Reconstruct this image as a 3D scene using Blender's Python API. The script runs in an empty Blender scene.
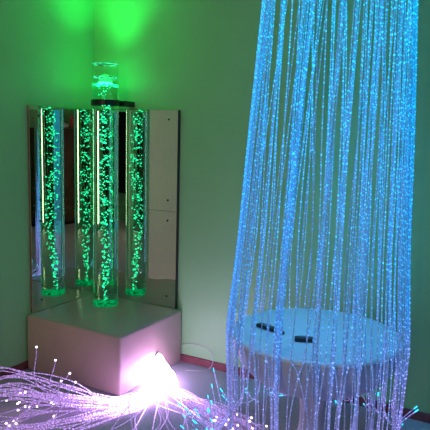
import bpy, bmesh, math, random
from mathutils import Vector, Matrix
random.seed(11)
S = bpy.context.scene
COL = S.collection
PI = math.pi

# ------------------------------------------------------------------ materials
def mat(name):
    m = bpy.data.materials.new(name); m.use_nodes = True
    nt = m.node_tree; nt.nodes.clear()
    out = nt.nodes.new('ShaderNodeOutputMaterial')
    return m, nt, out

def principled(name, col, rough=.6, metal=0, noise=0, nscale=20, bump=0, bscale=200, emit=None, estr=0, spec=.5, detail=4):
    m, nt, out = mat(name)
    b = nt.nodes.new('ShaderNodeBsdfPrincipled')
    b.inputs['Base Color'].default_value = (*col, 1)
    b.inputs['Roughness'].default_value = rough
    b.inputs['Metallic'].default_value = metal
    b.inputs['Specular IOR Level'].default_value = spec
    tc = nt.nodes.new('ShaderNodeTexCoord')
    if noise:
        n = nt.nodes.new('ShaderNodeTexNoise'); n.inputs['Scale'].default_value = nscale; n.inputs['Detail'].default_value = detail
        nt.links.new(tc.outputs['Object'], n.inputs['Vector'])
        r = nt.nodes.new('ShaderNodeValToRGB')
        r.color_ramp.elements[0].position = .3; r.color_ramp.elements[1].position = .7
        r.color_ramp.elements[0].color = (*[c*(1-noise) for c in col], 1)
        r.color_ramp.elements[1].color = (*[min(1, c*(1+noise)) for c in col], 1)
        nt.links.new(n.outputs['Fac'], r.inputs['Fac']); nt.links.new(r.outputs['Color'], b.inputs['Base Color'])
    if bump:
        n = nt.nodes.new('ShaderNodeTexNoise'); n.inputs['Scale'].default_value = bscale
        nt.links.new(tc.outputs['Object'], n.inputs['Vector'])
        bp = nt.nodes.new('ShaderNodeBump'); bp.inputs['Strength'].default_value = bump; bp.inputs['Distance'].default_value = .002
        nt.links.new(n.outputs['Fac'], bp.inputs['Height']); nt.links.new(bp.outputs['Normal'], b.inputs['Normal'])
    if emit:
        b.inputs['Emission Color'].default_value = (*emit, 1); b.inputs['Emission Strength'].default_value = estr
    nt.links.new(b.outputs['BSDF'], out.inputs['Surface'])
    return m

def emission(name, col, strength, noise_scale=0):
    m, nt, out = mat(name)
    e = nt.nodes.new('ShaderNodeEmission'); e.inputs['Color'].default_value = (*col, 1); e.inputs['Strength'].default_value = strength
    if noise_scale:
        tc = nt.nodes.new('ShaderNodeTexCoord')
        n = nt.nodes.new('ShaderNodeTexNoise'); n.inputs['Scale'].default_value = noise_scale
        mr = nt.nodes.new('ShaderNodeMapRange'); mr.inputs['From Min'].default_value = .35; mr.inputs['From Max'].default_value = .68
        mr.inputs['To Min'].default_value = strength*.1; mr.inputs['To Max'].default_value = strength*1.7
        nt.links.new(tc.outputs['Object'], n.inputs['Vector']); nt.links.new(n.outputs['Fac'], mr.inputs['Value'])
        nt.links.new(mr.outputs['Result'], e.inputs['Strength'])
    nt.links.new(e.outputs['Emission'], out.inputs['Surface'])
    return m

def glass(name, col, ior, rough=0.0):
    m, nt, out = mat(name)
    g = nt.nodes.new('ShaderNodeBsdfGlass'); g.inputs['Color'].default_value = (*col, 1); g.inputs['IOR'].default_value = ior
    g.inputs['Roughness'].default_value = rough
    nt.links.new(g.outputs['BSDF'], out.inputs['Surface'])
    return m

def clear_sheet(name, tint, ior=1.45):
    m, nt, out = mat(name)
    t = nt.nodes.new('ShaderNodeBsdfTransparent'); t.inputs['Color'].default_value = (*tint, 1)
    g = nt.nodes.new('ShaderNodeBsdfGlossy'); g.inputs['Roughness'].default_value = .02
    lw = nt.nodes.new('ShaderNodeLayerWeight'); lw.inputs['Blend'].default_value = .3
    f = nt.nodes.new('ShaderNodeMapRange'); f.inputs['To Min'].default_value = .03; f.inputs['To Max'].default_value = .5
    pw = nt.nodes.new('ShaderNodeMath'); pw.operation = 'POWER'; pw.inputs[1].default_value = 2.5
    nt.links.new(lw.outputs['Facing'], pw.inputs[0]); nt.links.new(pw.outputs[0], f.inputs['Value'])
    mx = nt.nodes.new('ShaderNodeMixShader')
    nt.links.new(f.outputs['Result'], mx.inputs['Fac']); nt.links.new(t.outputs[0], mx.inputs[1]); nt.links.new(g.outputs[0], mx.inputs[2])
    nt.links.new(mx.outputs[0], out.inputs['Surface'])
    return m

def mirror_mat(name, col):
    m, nt, out = mat(name)
    g = nt.nodes.new('ShaderNodeBsdfGlossy'); g.inputs['Color'].default_value = (*col, 1); g.inputs['Roughness'].default_value = .0
    nt.links.new(g.outputs[0], out.inputs['Surface'])
    return m

def fibre(name, stops, strengths, dot_freq, dot_lo, dot_hi, base, lo=.1, hi=1.0, vary=False):
    """light guide: white plastic that gives off less light the farther it is from its lamp"""
    m, nt, out = mat(name)
    b = nt.nodes.new('ShaderNodeBsdfPrincipled'); b.inputs['Base Color'].default_value = (*base, 1); b.inputs['Roughness'].default_value = .35
    at = nt.nodes.new('ShaderNodeAttribute'); at.attribute_name = 'along'
    sa = nt.nodes.new('ShaderNodeAttribute'); sa.attribute_name = 'metres'
    r = nt.nodes.new('ShaderNodeValToRGB')
    while len(r.color_ramp.elements) < len(stops): r.color_ramp.elements.new(.5)
    for e, (p, c) in zip(r.color_ramp.elements, stops): e.position = p; e.color = (*c, 1)
    nt.links.new(at.outputs['Fac'], r.inputs['Fac'])
    st = nt.nodes.new('ShaderNodeValToRGB')
    mxs = max(s for _, s in strengths)
    while len(st.color_ramp.elements) < len(strengths): st.color_ramp.elements.new(.5)
    for e, (p, s) in zip(st.color_ramp.elements, strengths): e.position = p; e.color = (s/mxs, s/mxs, s/mxs, 1)
    nt.links.new(at.outputs['Fac'], st.inputs['Fac'])
    mul = nt.nodes.new('ShaderNodeMath'); mul.operation = 'MULTIPLY'; mul.inputs[1].default_value = dot_freq
    nt.links.new(sa.outputs['Fac'], mul.inputs[0])
    n = nt.nodes.new('ShaderNodeTexNoise'); n.noise_dimensions = '1D'; n.inputs['Scale'].default_value = 1; n.inputs['Detail'].default_value = 1
    nt.links.new(mul.outputs[0], n.inputs['W'])
    mr = nt.nodes.new('ShaderNodeMapRange'); mr.inputs['From Min'].default_value = dot_lo; mr.inputs['From Max'].default_value = dot_hi
    mr.inputs['To Min'].default_value = lo; mr.inputs['To Max'].default_value = hi
    nt.links.new(n.outputs['Fac'], mr.inputs['Value'])
    m2 = nt.nodes.new('ShaderNodeMath'); m2.operation = 'MULTIPLY'
    nt.links.new(mr.outputs['Result'], m2.inputs[0]); nt.links.new(st.outputs['Color'], m2.inputs[1])
    m3 = nt.nodes.new('ShaderNodeMath'); m3.operation = 'MULTIPLY'; m3.inputs[1].default_value = mxs
    nt.links.new(m2.outputs[0], m3.inputs[0])
    if vary:       # some tails carry less light than others
        oi = nt.nodes.new('ShaderNodeObjectInfo'); vr = nt.nodes.new('ShaderNodeMapRange')
        vr.inputs['To Min'].default_value = .35; vr.inputs['To Max'].default_value = 1.45
        nt.links.new(oi.outputs['Random'], vr.inputs['Value'])
        m4 = nt.nodes.new('ShaderNodeMath'); m4.operation = 'MULTIPLY'
        nt.links.new(m3.outputs[0], m4.inputs[0]); nt.links.new(vr.outputs['Result'], m4.inputs[1]); m3 = m4
    nt.links.new(r.outputs['Color'], b.inputs['Emission Color']); nt.links.new(m3.outputs[0], b.inputs['Emission Strength'])
    nt.links.new(b.outputs['BSDF'], out.inputs['Surface'])
    return m

PAINT = (.30, .62, .275)
M = dict(
    wall=principled('sage_wall_paint', PAINT, .6, noise=.03, nscale=3, bump=.15, bscale=300),
    ceiling=principled('white_ceiling_paint', (.7, .7, .66), .8, noise=.02, nscale=4),
    carpet=principled('grey_carpet', (.46, .43, .48), .95, noise=.45, nscale=160, bump=.8, bscale=400, detail=2),
    skirting=principled('red_brown_skirting', (.20, .055, .06), .5, noise=.2, nscale=30),
    mirror=mirror_mat('acrylic_mirror', (.80, .82, .78)),
    board=principled('brown_board_edge', (.30, .15, .09), .6, noise=.2, nscale=40),
    darkboard=principled('dark_board_edge', (.02, .02, .022), .5, noise=.2, nscale=40),
    screw=principled('screw_head', (.06, .05, .045), .4, noise=.1),
    vinyl=principled('dusty_beige_vinyl', (.56, .39, .34), .32, noise=.05, nscale=6, bump=.25, bscale=160),
    grommet=principled('grey_grommet', (.45, .40, .45), .4, noise=.05),
    water=glass('water_in_tube', (.72, 1.0, .84), 1.36),  # green tint stands in for LED light scattered in the water
    acrylic=clear_sheet('clear_acrylic', (.93, 1.0, .96)),
    bubble=emission('emissive_bubbles', (.02, .92, .42), 2.0, 60),  # bubbles emit by themselves in place of the LED light they scatter
    led=emission('green_led_base', (.0, .8, .25), .38, 40),
    meniscus=emission('emissive_rim_glint', (.05, 1, .5), 1.0, 45),  # emission painted on rim and waterline where they catch the LED light
    black=principled('black_plastic', (.012, .012, .014), .35, noise=.1),
    tablewhite=principled('white_table_plastic', (.72, .72, .76), .35, noise=.02, nscale=8),
    tableside=principled('white_padded_side', (.60, .57, .68), .6, noise=.06, nscale=9),
    cable=principled('white_cable_sheath', (.50, .49, .52), .5, noise=.03),
    dark=principled('black_handset', (.01, .012, .02), .3, noise=.1),
    buttons=principled('grey_buttons', (.16, .19, .27), .4, noise=.05),
    wood=principled('dark_brown_wood', (.10, .042, .026), .5, noise=.3, nscale=6),
    darkcloth=principled('black_cloth', (.012, .011, .012), .9, noise=.2),
    whitecloth=principled('white_cloth', (.75, .75, .72), .8, noise=.05),
    pink=principled('red_plastic', (.75, .10, .10), .4, noise=.05),
    cream=principled('cream_door_paint', (.86, .80, .48), .5, noise=.03),
    windowframe=principled('white_window_frame', (.75, .74, .7), .4, noise=.03),
    daylight=emission('evening_daylight', (1.0, .82, .55), 7.5),
)
M['curtain_fibre'] = fibre('side_glow_fibre',
    [(0, (.0, .50, .86)), (.35, (.0, .36, .85)), (.66, (.03, .28, .80)), (.84, (.24, .22, .66)), (1, (.27, .24, .68))],  # lower stops turn lavender: the spray's violet light put into the emission
    [(0, .90), (.4, .80), (.75, .66), (1, .66)], 95, .56, .74, (.36, .40, .62), lo=.55, hi=4.0, vary=True)
M['curtain_tip'] = emission('glowing_cyan_tip', (.02, .55, .95), 2.6)
M['spray_fibre'] = fibre('violet_fibre',
    [(0, (.82, .58, 1)), (.3, (.70, .42, .98)), (1, (.48, .26, .78))],
    [(0, 17.0), (.22, 13.0), (.36, 4.0), (.55, .6), (1, .30)], 110, .42, .64, (.36, .27, .46), lo=.25, hi=2.4)
M['spray_tip'] = emission('glowing_violet_tip', (.92, .70, 1.0), 4.5)

# ------------------------------------------------------------------ builders
def obj(name, bm, m, parent=None, smooth=False):
    me = bpy.data.meshes.new(name)
    bm.normal_update(); bm.to_mesh(me); bm.free()
    if m: me.materials.append(m)
    if smooth:
        for p in me.polygons: p.use_smooth = True
        me.set_sharp_from_angle(angle=math.radians(50))
    o = bpy.data.objects.new(name, me); COL.objects.link(o)
    if parent is not None:
        o.parent = parent
        o.matrix_parent_inverse = Matrix.Translation(parent.location).inverted()
    return o

def tag(o, label, cat, group=None):
    o['label'] = label; o['category'] = cat
    if group: o['group'] = group
    return o

def thing(name, label, cat, loc, group=None):
    o = bpy.data.objects.new(name, None); COL.objects.link(o); o.location = loc; o.empty_display_size = .1
    return tag(o, label, cat, group)

def struct(o):
    o['kind'] = 'structure'; return o

def box(bm, a, b, bevel=0, seg=2):
    c = [(a[i]+b[i])/2 for i in range(3)]; s = [abs(b[i]-a[i]) for i in range(3)]
    r = bmesh.ops.create_cube(bm, size=1, matrix=Matrix.Translation(c) @ Matrix.Diagonal((*s, 1)))
    if bevel:
        es = list({e for v in r['verts'] for e in v.link_edges})
        bmesh.ops.bevel(bm, geom=es, offset=bevel, segments=seg, affect='EDGES', profile=.5)
    return bm

def boxobj(name, a, b, m, parent=None, bevel=0, seg=2):
    return obj(name, box(bmesh.new(), a, b, bevel, seg), m, parent, smooth=False)

def lathe(bm, prof, n=48, c=(0, 0, 0), caps=True):
    rings = []
    for r, z in prof:
        rings.append([bm.verts.new((c[0]+r*math.cos(2*PI*i/n), c[1]+r*math.sin(2*PI*i/n), c[2]+z)) for i in range(n)])
    for a, b in zip(rings, rings[1:]):
        for i in range(n):
            bm.faces.new((a[i], a[(i+1) % n], b[(i+1) % n], b[i]))
    if caps:
        bm.faces.new(rings[0][::-1]); bm.faces.new(rings[-1])
    return bm

def smooth_path(pts, per=6):
    P = [Vector(p) for p in pts]
    P = [P[0]*2-P[1]] + P + [P[-1]*2-P[-2]]
    out = []
    for i in range(1, len(P)-2):
        for k in range(per):
            t = k/per
            a, b, c, d = P[i-1], P[i], P[i+1], P[i+2]
            out.append(.5*((2*b)+(c-a)*t+(2*a-5*b+4*c-d)*t*t+(3*b-a-3*c+d)*t**3))
    out.append(P[-2])
    return out

def tube(bm, pts, r, n=5, off=0.0, layers=True):
    """sweep; stores how far along (0..1) and metres"""
    la = bm.verts.layers.float.get('along') or bm.verts.layers.float.new('along')
    lm = bm.verts.layers.float.get('metres') or bm.verts.layers.float.new('metres')
    tot = sum((b-a).length for a, b in zip(pts, pts[1:])) or 1
    s = 0; rings = []
    up = Vector((.31, .57, .76))
    for i, p in enumerate(pts):
        d = (pts[min(i+1, len(pts)-1)]-pts[max(i-1, 0)]).normalized()
        x = d.cross(up)
        if x.length < .05: x = d.cross(Vector((1, 0, 0)))
        x.normalize(); y = d.cross(x)
        rr = r(s/tot) if callable(r) else r
        ring = []
        for k in range(n):
            v = bm.verts.new(p+x*rr*math.cos(2*PI*k/n)+y*rr*math.sin(2*PI*k/n))
            v[la] = s/tot; v[lm] = s+off; ring.append(v)
        rings.append(ring)
        if i+1 < len(pts): s += (pts[i+1]-p).length
    for a, b in zip(rings, rings[1:]):
        for k in range(n):
            bm.faces.new((a[k], a[(k+1) % n], b[(k+1) % n], b[k]))
    bm.faces.new(rings[0][::-1]); bm.faces.new(rings[-1])
    return bm

# ------------------------------------------------------------------ room shell
RX, RY, H = 4.7, 4.4, 2.45
T = .1
def wall(name, a, b, m): return struct(boxobj(name, a, b, m))
struct(boxobj('floor', (-T, -T, -.06), (RX+T, RY+T, 0), M['carpet']))
struct(boxobj('ceiling', (-T, -T, H), (RX+T, RY+T, H+.06), M['ceiling']))
wall('wall_left', (-T, -T, 0), (RX+T, 0, H), M['wall'])
wall('wall_right', (-T, 0, 0), (0, RY+T, H), M['wall'])
wall('wall_back', (0, RY, 0), (RX, RY+T, H), M['wall'])
# the wall behind the camera has a window in it
WY0, WY1, WZ0, WZ1 = 1.52, 1.98, .04, 2.1
bm = bmesh.new()
for a, b in (((RX, 0, 0), (RX+T, WY0, H)), ((RX, WY1, 0), (RX+T, RY, H)), ((RX, WY0, 0), (RX+T, WY1, WZ0)), ((RX, WY0, WZ1), (RX+T, WY1, H))):
    box(bm, a, b)
struct(obj('wall_front', bm, M['wall']))
bm = bmesh.new()
for a, b in (((RX, WY0, WZ0), (RX+.06, WY0+.05, WZ1)), ((RX, WY1-.05, WZ0), (RX+.06, WY1, WZ1)),
             ((RX, WY0, WZ0), (RX+.06, WY1, WZ0+.05)), ((RX, WY0, WZ1-.05), (RX+.06, WY1, WZ1)), ((RX, 1.74, WZ0), (RX+.06, 1.75, WZ1))):
    box(bm, a, b)
w = struct(obj('window_1', bm, M['windowframe']))
pane = boxobj('pane', (RX+.03, WY0+.05, WZ0+.05), (RX+.04, WY1-.05, WZ1-.05), M['daylight'], w)
struct(boxobj('baseboard_left', (0, 0, 0), (.97, .012, .05), M['skirting'], bevel=.003, seg=1))
struct(boxobj('baseboard_right', (0, .012, 0), (.012, RY, .05), M['skirting'], bevel=.003, seg=1))
# cream door in the left wall, seen in the right mirror only
d = struct(boxobj('door_1', (.86, 0, 0), (1.75, .02, 2.05), M['cream'], bevel=.004, seg=1))

# ------------------------------------------------------------------ padded plinth
SA, SB, PH = .647, .750, .35
g = .014
pl = thing('corner_plinth', 'dusty beige padded box plinth in the room corner under the bubble tube', 'plinth', (SA/2, SB/2, 0))
body = obj('padded_body', box(bmesh.new(), (g, g, .0), (SA, SB, PH), .014, 4), M['vinyl'], pl, smooth=True)
bm = bmesh.new()
PX, PZ = .29, .125
bmesh.ops.create_cone(bm, cap_ends=True, segments=32, radius1=.030, radius2=.024, depth=.012,
                      matrix=Matrix.Translation((PX, SB+.004, PZ)) @ Matrix.Rotation(-PI/2, 4, 'X'))
obj('cable_port', bm, M['grommet'], pl, smooth=False)

# ------------------------------------------------------------------ corner mirrors (two acrylic sheets each on a board)
F = .020; SEAM = .985; MT = 1.63
def sheet(name, axis, length, z0, z1, parent, bow):
    """mirror sheet gently bowed near its free edge, like the acrylic in the photograph"""
    bm = bmesh.new(); nu, nv = 40, 20
    rows = []
    for j in range(nv+1):
        z = z0+(z1-z0)*j/nv; row = []
        for i in range(nu+1):
            u = F+(length-F)*i/nu
            e = min(1, max(0, (u-.42)/.20))
            d = F - bow*e*e*(3-2*e) if axis == 'y' else F
            row.append(bm.verts.new((u, d, z) if axis == 'x' else (d, u, z)))
        rows.append(row)
    for a, b in zip(rows, rows[1:]):
        for i in range(nu): bm.faces.new((a[i], a[i+1], b[i+1], b[i]))
    bmesh.ops.recalc_face_normals(bm, faces=bm.faces[:])
    r = bmesh.ops.extrude_face_region(bm, geom=bm.faces[:])
    dv = (0, -.003, 0) if axis == 'x' else (-.003, 0, 0)
    for v in r['geom']:
        if isinstance(v, bmesh.types.BMVert): v.co += Vector(dv)
    bmesh.ops.recalc_face_normals(bm, faces=bm.faces[:])
    return obj(name, bm, M['mirror'], parent, smooth=False)

def mirror(label, axis, length, boardmat, screws, bow):
    mid = (length/2, .01, PH) if axis == 'x' else (.01, length/2, PH)
    t = thing('corner_mirror', label, 'mirror', mid, 'corner mirrors behind the bubble tube')
    s0 = .017 if axis == 'x' else .017
    a, b = ((.001, .001, PH+.001), (length-.001, .016, MT-.001)) if axis == 'x' else ((.001, .017, PH+.001), (.003, length-.001, MT-.001))
    boxobj('backing_board', a, b, boardmat, t)
    if axis == 'y': boxobj('edge_strip', (.001, length+.0005, PH+.001), (.020, length+.008, MT-.002), boardmat, t)
    for z0, z1 in ((PH+.001, SEAM-.001), (SEAM+.001, MT)):
        s = sheet('mirror_panel', axis, length, z0, z1, t, bow)
        for z in ((z1-.06), (z0+.07)):
            bm = bmesh.new(); u = length-.075
            p = (u, F+.001, z) if axis == 'x' else (F+.001-bow, u, z)
            rot = Matrix.Rotation(PI/2, 4, 'X') if axis == 'x' else Matrix.Rotation(PI/2, 4, 'Y')
            bmesh.ops.create_cone(bm, cap_ends=True, segments=12, radius1=.0065, radius2=.0065, depth=.004, matrix=Matrix.Translation(p) @ rot)
            obj('screw', bm, M['screw'], t)
    return t
mirror('tall mirror on the left wall of the corner, with brown board edge', 'x', .600, M['board'], 0, .0)
mirror('tall mirror on the right wall of the corner, with dark board edge', 'y', .698, M['darkboard'], 0, .010)

# ------------------------------------------------------------------ bubble tube
TX, TY, TR = .190, .258, .0815
Z0, ZW, ZT = PH+.001, 1.79, 1.905
bt = thing('bubble_tube', 'tall clear water tube glowing green with bubbles, standing on the corner plinth', 'bubble tube', (TX, TY, Z0))
water = obj('water_column', lathe(bmesh.new(), [(TR, Z0), (TR, ZW)], 64, (TX, TY, 0)), M['water'], bt, smooth=True)
bm = lathe(bmesh.new(), [(TR, ZW+.001), (TR, ZT), (TR-.005, ZT), (TR-.005, ZW+.001)], 64, (TX, TY, 0), caps=False)
obj('tube_wall', bm, M['acrylic'], bt, smooth=True)
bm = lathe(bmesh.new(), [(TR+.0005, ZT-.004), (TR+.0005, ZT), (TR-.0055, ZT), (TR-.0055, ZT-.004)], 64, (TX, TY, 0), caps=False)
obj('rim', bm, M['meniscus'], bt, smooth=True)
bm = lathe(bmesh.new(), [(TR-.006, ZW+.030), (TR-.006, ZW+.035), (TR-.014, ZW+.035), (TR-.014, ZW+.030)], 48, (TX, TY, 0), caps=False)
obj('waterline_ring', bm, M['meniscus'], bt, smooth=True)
bm = lathe(bmesh.new(), [(TR-.006, Z0+.004), (TR-.006, Z0+.016), (TR-.012, Z0+.019)], 48, (TX, TY, 0))
obj('lamp_base', bm, M['led'], bt, smooth=True)
# bubbles
bm = bmesh.new()
rnd = random.Random(5)
sw = 0
for i in range(440):
    z = Z0+.03+(ZW-Z0-.04)*rnd.random()
    ph = z*9+.6*math.sin(z*21)
    cx =   .012*math.sin(ph); cy = .012*math.cos(ph*.8)
    sp = .010+.024*min(1, (z-Z0)/.6)
    a = rnd.random()*2*PI; rr = sp*math.sqrt(rnd.random())
    x = TX+cx*.8+rr*math.cos(a); y = TY+cy*.8+rr*math.sin(a)
    q = math.hypot(x-TX, y-TY)
    if q > TR-.014: x = TX+(x-TX)*(TR-.014)/q; y = TY+(y-TY)*(TR-.014)/q
    r = rnd.choice((.0022, .0028, .0034, .0042, .0052))
    sc = Matrix.Diagonal((r*(.8+.5*rnd.random()), r*(.8+.5*rnd.random()), r*(.8+.6*rnd.random()), 1))
    bmesh.ops.create_icosphere(bm, subdivisions=1, radius=1, matrix=Matrix.Translation((x, y, z)) @ sc)
# a raft of bubbles at the water surface
for i in range(46):
    a = rnd.random()*2*PI; q = (TR-.012)*math.sqrt(.3+.7*rnd.random())
    bmesh.ops.create_icosphere(bm, subdivisions=1, radius=.005+.004*rnd.random(), matrix=Matrix.Translation((TX+q*math.cos(a), TY+q*math.sin(a), ZW-.012-.008*rnd.random())))
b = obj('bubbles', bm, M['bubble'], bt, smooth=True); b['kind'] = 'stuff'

# LED light leaving the open top of the tube
L = bpy.data.lights.new('tube_led', 'SPOT'); L.energy = 27; L.color = (.02, 1, .14); L.spot_size = math.radians(92); L.spot_blend = 1; L.shadow_soft_size = .05
lo = bpy.data.objects.new('tube_led', L); COL.objects.link(lo); lo.location = (TX, TY, ZW+.05); lo.rotation_euler = (PI, 0, 0)
L = bpy.data.lights.new('tube_glow', 'POINT'); L.energy = 1.5; L.color = (.02, 1, .18); L.shadow_soft_size = .05
lo = bpy.data.objects.new('tube_glow', L); COL.objects.link(lo); lo.location = (TX, TY, ZW+.025)

# black bracket that holds the tube back to the right wall
br = thing('tube_bracket', 'black bracket clamping the bubble tube to the wall just above the mirrors', 'bracket', (.012, .27, 1.66))
bm = bmesh.new()
BZ0, BZ1 = 1.648, 1.682
ri, ro = TR+.0005, TR+.009
lathe(bm, [(ri, BZ0), (ro, BZ0), (ro, BZ1), (ri, BZ1), (ri, BZ0)], 64, (TX, TY, 0), caps=False)
obj('collar', bm, M['black'], br, smooth=False)
boxobj('arm', (.002, .295, BZ0), (.112, .347, BZ1), M['black'], br, bevel=.002, seg=1)

# ------------------------------------------------------------------ round white table
CX, CY, TZ, R0 = .525, 1.845, .56, .402
tb = thing('round_table', 'round white bowl-sided table on one pedestal inside the blue fibre curtain', 'table', (CX, CY, 0))
prof = [(.0001, TZ), (R0-.02, TZ), (R0-.008, TZ-.003), (R0-.001, TZ-.010), (R0, TZ-.018)]
bm = lathe(bmesh.new(), prof[::-1], 96, (CX, CY, 0), caps=False)
bmesh.ops.remove_doubles(bm, verts=bm.verts[:], dist=.0002)
obj('table_top', bm, M['tablewhite'], tb, smooth=True)
bp = []
for i in range(17):
    t = PI/2*i/16
    bp.append(((R0-.002)*max(.0, math.cos(t))**.62 if i < 16 else .05, TZ-.019-.245*math.sin(t)**1.15))
bp = [p for p in bp if p[0] > .05]+[(.05, TZ-.264)]
bm = lathe(bmesh.new(), [(.05, TZ-.016)]+bp, 96, (CX, CY, 0), caps=True)
bmesh.ops.recalc_face_normals(bm, faces=bm.faces[:])
obj('bowl_side', bm, M['tableside'], tb, smooth=True)
pp = [(.13, TZ-.266), (.10, TZ-.28), (.075, TZ-.31), (.062, TZ-.36), (.06, .10), (.07, .05), (.09, .022), (.10, .012), (.10, .0)]
bm = lathe(bmesh.new(), pp[::-1], 64, (CX, CY, 0))
obj('pedestal', bm, M['tableside'], tb, smooth=True)

Lc = bpy.data.lights.new('added_table_fill', 'AREA'); Lc.energy = 3.1; Lc.color = (.06, .42, 1); Lc.shape = 'DISK'; Lc.size = .36; Lc.spread = math.radians(70)  # added blue light, no visible source, to brighten the table top
lo = bpy.data.objects.new('added_table_fill', Lc); COL.objects.link(lo); lo.location = (CX, CY, H-.095)

# two small black handsets lying on the table
def handset(name, label, p0, p1, w, parts):
    a, b = Vector((*p0, TZ)), Vector((*p1, TZ)); L_ = (b-a).length
    t = thing(name, label, 'remote control', (a+b)/2, 'handsets on the round table')
    t.rotation_euler.z = math.atan2((b-a).y, (b-a).x)
    def sub(nm, x0, x1, y0, y1, z0, z1, m, bev):
        o = boxobj(nm, (x0, y0, z0), (x1, y1, z1), m, None, bev, 2); o.parent = t; return o
    sub('body', -L_/2, L_/2, -w/2, w/2, .0005, .018, M['dark'], .006)
    parts(sub, L_, w)
    return t
h1 = handset('remote_control', 'longer black handset with pale pad and wrist loop, left on the white table', (.607, 1.578), (.640, 1.682), .042, lambda s, l, w: [
    s('button_pad', -l*.14, l*.12, -w*.34, w*.40, .018, .021, M['buttons'], .001),
    s('button', l*.24, l*.32, -w*.12, w*.12, .018, .022, M['buttons'], .001)])
ring = [Vector((.054+.026+.024*math.cos(a), .002+.014*math.sin(a), .0062)) for a in [2*PI*k/20 for k in range(21)]]
o = obj('wrist_loop', tube(bmesh.new(), ring, .0055, 6), M['dark'], None, True); o.parent = h1
h2 = handset('remote_control', 'shorter black handset with pale top strip, right on the white table', (.700, 1.806), (.665, 1.884), .042, lambda s, l, w: [
    s('button_pad', -l*.30, l*.34, -w*.05, w*.40, .018, .020, M['buttons'], .001)])

# ------------------------------------------------------------------ blue fibre curtain hanging in a ring round the table
fc = thing('fibre_curtain', 'hanging ring of blue glowing fibre strands around the white round table', 'fibre optic curtain', (CX, CY, H-.06))
bm = lathe(bmesh.new(), [(.30, H-.09), (.37, H-.09), (.37, H-.002), (.30, H-.002), (.30, H-.09)], 64, (CX, CY, 0), caps=False)
obj('hanging_ring', bm, M['windowframe'], fc)
rc = random.Random(21)
AZ = math.radians(19.5)           # the side of the ring that faces the middle of the room
bundles = []
for u, n, spr in ((-.995, 12, .045), (-.93, 10, .045), (-.82, 5, .06), (-.66, 3, .09), (-.52, 3, .07), (-.38, 11, .022), (-.14, 3, .12), (.03, 6, .025),
                  (.17, 5, .02), (.30, 4, .04), (.43, 8, .028), (.57, 5, .04), (.72, 6, .04), (.86, 7, .05), (.97, 11, .06)):
    bundles.append((AZ+math.asin(u), n, spr, True))
for k in range(11):
    bundles.append((AZ+PI+(-.42+.084*k)*PI, 3, .05, False))
for k in range(19):
    bundles.append((AZ+math.asin(-.97+1.94*(k+.5)/19), 1, .05, True))
strands = []
for phi, n, spr, front in bundles:
    gather = rc.uniform(-.02, .02)
    for i in range(n):
        top = phi+.05+rc.gauss(0, spr*1.6+.03); mid = phi+rc.gauss(0, spr); low = phi+gather+rc.gauss(0, spr*.8)
        dr = rc.uniform(-.008, .016); wob = rc.uniform(-.006, .006)
        def P(a, r, z): return (CX+r*math.cos(a), CY+r*math.sin(a), z)
        OX, OY = -.014, .024
        pts = [P(top, .312+dr*.5, H-.09), P(top*.6+mid*.4, .330+dr*.7, 2.0), P(top*.25+mid*.75+wob, .358+dr*.8, 1.5), P(mid-wob, .386+dr*.6, 1.0),
               P(mid*.7+low*.3, .412+max(dr, -.003), .60), P(mid*.4+low*.6, .414+max(dr, -.003), .50), P(low, .412+dr*.6, .30), P(low, .408+dr*.5, .12)]
        out = rc.uniform(.07, .24); da = rc.gauss(0, .22); rr = .42+out
        lift = rc.choice((.006, .006, .02, .05, .09, .13)) if rc.random() < .8 else .17
        for j, q_ in ((0, 1.0), (1, .9), (2, .6), (3, .25)): pts[j] = (pts[j][0]+OX*q_, pts[j][1]+OY*q_, pts[j][2])
        xf = lambda r_: r_ if CX+r_*math.cos(low) > .05 else max(.30, (CX-.05)/max(.05, -math.cos(low)))
        pts += [P(low+da*.3, xf(.43+.25*out), .03), P(low+da, xf(rr), lift)]
        for j, p in enumerate(pts): pts[j] = (max(.022, p[0]), p[1], max(.006, p[2]))
        depth = math.cos(phi-AZ)
        strands.append((depth+rc.random()*.05, pts))
strands.sort(key=lambda s: -s[0])
rest = bmesh.new(); rest_tip = bmesh.new()
for i, (_, pts) in enumerate(strands):
    path = smooth_path(pts, 5); off = rc.random()*50; r = rc.uniform(.0016, .0027)
    tipv = (path[-1]-path[-2]).normalized()
    tp = [path[-1], path[-1]+tipv*.012, path[-1]+tipv*.022]
    if i < 100:
        o = obj('strand', tube(bmesh.new(), path, r, 5, off), M['curtain_fibre'], fc, True)
        obj('tip', tube(bmesh.new(), tp, r*1.35, 5), M['curtain_tip'], o, True)
    else:
        tube(rest, path, r, 5, off); tube(rest_tip, tp, r*1.35, 5)
o = obj('back_strands', rest, M['curtain_fibre'], fc, True); o['kind'] = 'stuff'
o2 = obj('back_tips', rest_tip, M['curtain_tip'], o, True); o2['kind'] = 'stuff'

# ------------------------------------------------------------------ violet fibre spray pouring from the plinth over the carpet
fs = thing('fibre_bundle', 'bundle of glowing violet white fibres pouring from plinth onto the carpet', 'fibre optic lights', (.40, .90, 0))
rs = random.Random(8)
tails = []
def spray(end, mids, jit=1):
    a = rs.random()*2*PI; q = .016*math.sqrt(rs.random())
    dx, dz = q*math.cos(a), q*math.sin(a)
    land = (.455+rs.gauss(0, .075), .850+abs(rs.gauss(0, .055))-.02, .012+abs(rs.gauss(0, .014)))
    st = [(PX+dx, SB+.011, PZ+dz), (PX+.016+dx*2, SB+.024+rs.uniform(0, .014), PZ-.018+dz*1.6),
          ((PX+land[0])/2+dx*2, (SB+.028+land[1])/2+rs.uniform(0, .012), .058+dz), land]
    return st+mids+[end]
def jit(p, s): return (p[0]+rs.gauss(0, s), p[1]+rs.gauss(0, s), max(.005, p[2]+rs.gauss(0, s*.5)))
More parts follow.
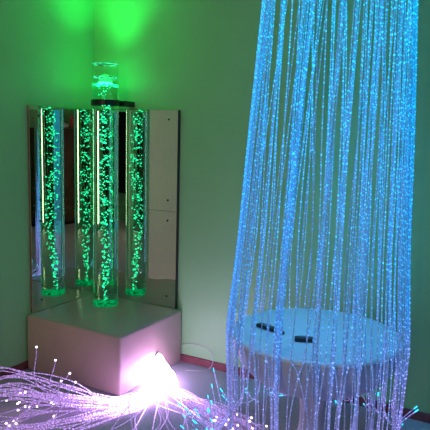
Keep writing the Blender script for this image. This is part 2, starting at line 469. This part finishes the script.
# left fan: tails lying in sheaves that sweep round the front corner of the plinth
sheaves = (
    ([(.68, .86, .012), (.93, .66, .06), (1.22, .44, .17)], (1.52, .30, .05), 9),
    ([(.70, .84, .015), (.93, .60, .09), (1.12, .38, .20)], (1.36, .24, .02), 8),
    ([(.68, .82, .02), (.90, .58, .035), (1.08, .36, .10)], (1.24, .22, .03), 6),
    ([(.70, .90, .010), (.98, .76, .01), (1.25, .60, .012)], (1.55, .46, .02), 8),
    ([(.72, .93, .010), (1.02, .86, .01), (1.22, .74, .012)], (1.42, .60, .02), 6),
    ([(.74, .88, .012), (1.00, .68, .03), (1.18, .60, .075)], (1.22, .48, .015), 5),
    ([(.68, .85, .02), (.86, .66, .02), (.98, .50, .06)], (1.10, .44, .008), 4),
)
for mids, end, n in sheaves:
    for i in range(n):
        tails.append(spray(jit(end, .06), [jit(mids[0], .03), jit(mids[1], .036), jit(mids[2], .042)]))
# a few that stand well up, as in the photograph
for ex, ey, ez in ((.93, .40, .305), (.92, .53, .255), (.92, .63, .205), (.95, .60, .165), (.92, .67, .165), (1.10, .50, .14), (1.04, .62, .09), (1.06, .42, .10)):
    tails.append(spray((ex, ey, ez), [jit((.74, .82, .015), .02), jit((.98, (ey+.62)/2, .4*ez+.01), .02)]))
# shorter tails whose bright tips lie about on the carpet at the left
for ex, ey, ez in ((1.16, .36, .14), (1.14, .30, .08), (1.10, .36, .06), (1.08, .42, .05), (1.05, .40, .04), (1.02, .50, .03), (1.13, .48, .05), (1.18, .52, .01),
                   (1.02, .62, .012), (1.20, .40, .03), (.98, .58, .05)):
    tails.append(spray((ex, ey, ez), [jit((.70, .86, .014), .03), jit((.92, .62+.3*(ey-.4), .04+ez*.5), .03)]))
# middle, towards the camera
for i in range(22):
    a = rs.uniform(-.5, 1.0); q = rs.uniform(.50, 1.1)
    ex, ey = .46+q*math.cos(a+.5), .90+q*math.sin(a+.5)
    mids = [((.43+ex)/2+rs.gauss(0, .06), (.90+ey)/2+rs.gauss(0, .06), .01+abs(rs.gauss(0, .035)))]
    tails.append(spray((ex, ey, .008+abs(rs.gauss(0, .02))), mids))
# right fan, lying along the carpet towards the curtain
for i in range(24):
    q = rs.uniform(.70, 1.5); c = rs.gauss(0, .022)
    ex, ey = .53+.12*q+c*1.6, .95+.58*q
    mids = [(.46+c, 1.03+rs.gauss(0, .02), .012+abs(rs.gauss(0, .012))), (.54+c, .95+.34*q, .008+abs(rs.gauss(0, .012)))]
    tails.append(spray((ex, ey, .008+abs(rs.gauss(0, .02))), mids))
rs.shuffle(tails)
rest = bmesh.new(); rest_tip = bmesh.new()
for i, pts in enumerate(tails):
    path = smooth_path(pts, 6); off = rs.random()*50; r = rs.uniform(.0022, .0030)
    for p in path: p.z = max(.004, p.z)
    for p in path[7:]:
        if p.x < SA+.006 and p.y < SB+.006: p.y = SB+.006
    tipv = (path[-1]-path[-2]).normalized()
    tp = [path[-1], path[-1]+tipv*.004, path[-1]+tipv*.009]
    if i < 100:
        o = obj('strand', tube(bmesh.new(), path, r, 5, off), M['spray_fibre'], fs, True)
        obj('tip', tube(bmesh.new(), tp, r*2.0, 6), M['spray_tip'], o, True)
    else:
        tube(rest, path, r, 5, off); tube(rest_tip, tp, r*2.0, 6)
o = obj('more_strands', rest, M['spray_fibre'], fs, True); o['kind'] = 'stuff'
o2 = obj('more_tips', rest_tip, M['spray_tip'], o, True); o2['kind'] = 'stuff'

# ------------------------------------------------------------------ white cable looping out from behind the plinth
pts = smooth_path([(.020, SB+.002, .115), (.022, .81, .135), (.024, .90, .142), (.027, .965, .125), (.033, 1.0, .085), (.05, 1.0, .035), (.07, .965, .007), (.10, .92, .005), (.13, .86, .005)], 6)
tag(obj('power_cable', tube(bmesh.new(), pts, .0023, 8), M['cable'], None, True), 'thin white cable looping from plinth to floor along the right wall', 'cable')

# ------------------------------------------------------------------ what the mirrors look back on
cb = thing('wooden_cupboard', 'dark brown wooden cupboard reflected in the left mirror', 'cupboard', (4.05, 4.1, 0))
boxobj('body', (3.30, 3.95, .05), (4.685, RY-.01, 1.52), M['wood'], cb, bevel=.005, seg=1)
for x0, x1 in ((3.31, 3.99), (4.0, 4.68)):
    dr = boxobj('door', (x0, 3.93, .08), (x1, 3.95, 1.48), M['wood'], cb, bevel=.004, seg=1)
    boxobj('handle', ((x1-.06) if x0 < 3.5 else x0+.04, 3.905, .75), ((x1-.04) if x0 < 3.5 else x0+.06, 3.93, .90), M['black'], dr, bevel=.003, seg=1)
boxobj('base', (3.34, 3.98, 0), (4.65, RY-.02, .05), M['black'], cb)
bm = bmesh.new()
for cx, cy, cz, r in ((3.82, 4.05, 1.567, .075), (3.90, 4.08, 1.564, .07), (3.72, 4.08, 1.552, .05), (3.87, 4.12, 1.60, .06)):
    bmesh.ops.create_icosphere(bm, subdivisions=3, radius=1, matrix=Matrix.Translation((cx, cy, cz)) @ Matrix.Diagonal((r*1.2, r, r*.6, 1)))
tag(obj('folded_cloth', bm, M['whitecloth'], None, True), 'crumpled white cloth lying on top of the reflected cupboard', 'cloth')
bm = lathe(bmesh.new(), [(.03, 1.521), (.036, 1.53), (.036, 1.66), (.030, 1.70), (.016, 1.72), (.016, 1.75)], 24, (4.045, 4.05, 0))
tag(obj('bottle', bm, M['pink'], None, True), 'red bottle standing on top of the reflected cupboard', 'bottle')
# dark hanging curtain by the cupboard
bm = bmesh.new()
cols = []
for i in range(61):
    y = 3.02+.62*i/60; x = RX-.05+.025*math.sin(i*1.1)
    zb = .48+.25*max(0, (30-i)/30)**2
    cols.append((bm.verts.new((x, y, 2.3)), bm.verts.new((x, y, 1.4)), bm.verts.new((x, y, zb))))
for a, b in zip(cols, cols[1:]):
    bm.faces.new((a[0], b[0], b[1], a[1])); bm.faces.new((a[1], b[1], b[2], a[2]))
o = obj('window_drape', bm, M['darkcloth'], None, True)
sm = o.modifiers.new('thick', 'SOLIDIFY'); sm.thickness = .006
tag(o, 'black cloth hanging on the far wall, reflected between the tubes', 'curtain')

# unseen ceiling lamp added to raise the ambient light
cl = thing('added_ambient_lamp', 'unseen round ceiling lamp added for ambient light', 'lamp', (3.2, 1.9, H-.05))
obj('lamp_base', lathe(bmesh.new(), [(.18, H-.02), (.18, H-.001)], 40, (3.2, 1.9, 0)), M['windowframe'], cl)
M['lampglow'] = emission('ambient_fill_glow', (1, .86, .70), 5.2)
obj('lamp_shade', lathe(bmesh.new(), [(.08, H-.085), (.15, H-.06), (.17, H-.02)], 40, (3.2, 1.9, 0)), M['lampglow'], cl, True)

# ------------------------------------------------------------------ camera
fpx = 590.94
C = Vector((3.14046561, 2.77098087, 1.48344083))
Fw = Vector((-.85959592, -.4928046, -.13504988)); Rt = Vector((-.50004336, .86567025, .02390931)); Up = Vector((-.10512604, -.08808314, .99055029))
cam = bpy.data.cameras.new('camera'); co = bpy.data.objects.new('camera', cam); COL.objects.link(co)
m3 = Matrix((Rt, Up, -Fw)).transposed()
co.matrix_world = Matrix.Translation(C) @ m3.to_4x4()
cam.sensor_width = 36; cam.sensor_fit = 'HORIZONTAL'; cam.lens = 36*fpx/430; cam.clip_start = .02
S.camera = co

w = bpy.data.worlds.new('room_dark'); S.world = w; w.use_nodes = True
w.node_tree.nodes['Background'].inputs['Color'].default_value = (.01, .01, .012, 1)

S.view_settings.view_transform = 'Standard'; S.view_settings.look = 'None'; S.view_settings.gamma = 1
S.view_settings.exposure = 0.12; S.view_settings.use_curve_mapping = False
cy = S.cycles
cy.max_bounces = 14; cy.glossy_bounces = 8; cy.transmission_bounces = 12; cy.transparent_max_bounces = 16; cy.diffuse_bounces = 4
cy.use_denoising = True; cy.sample_clamp_indirect = 4
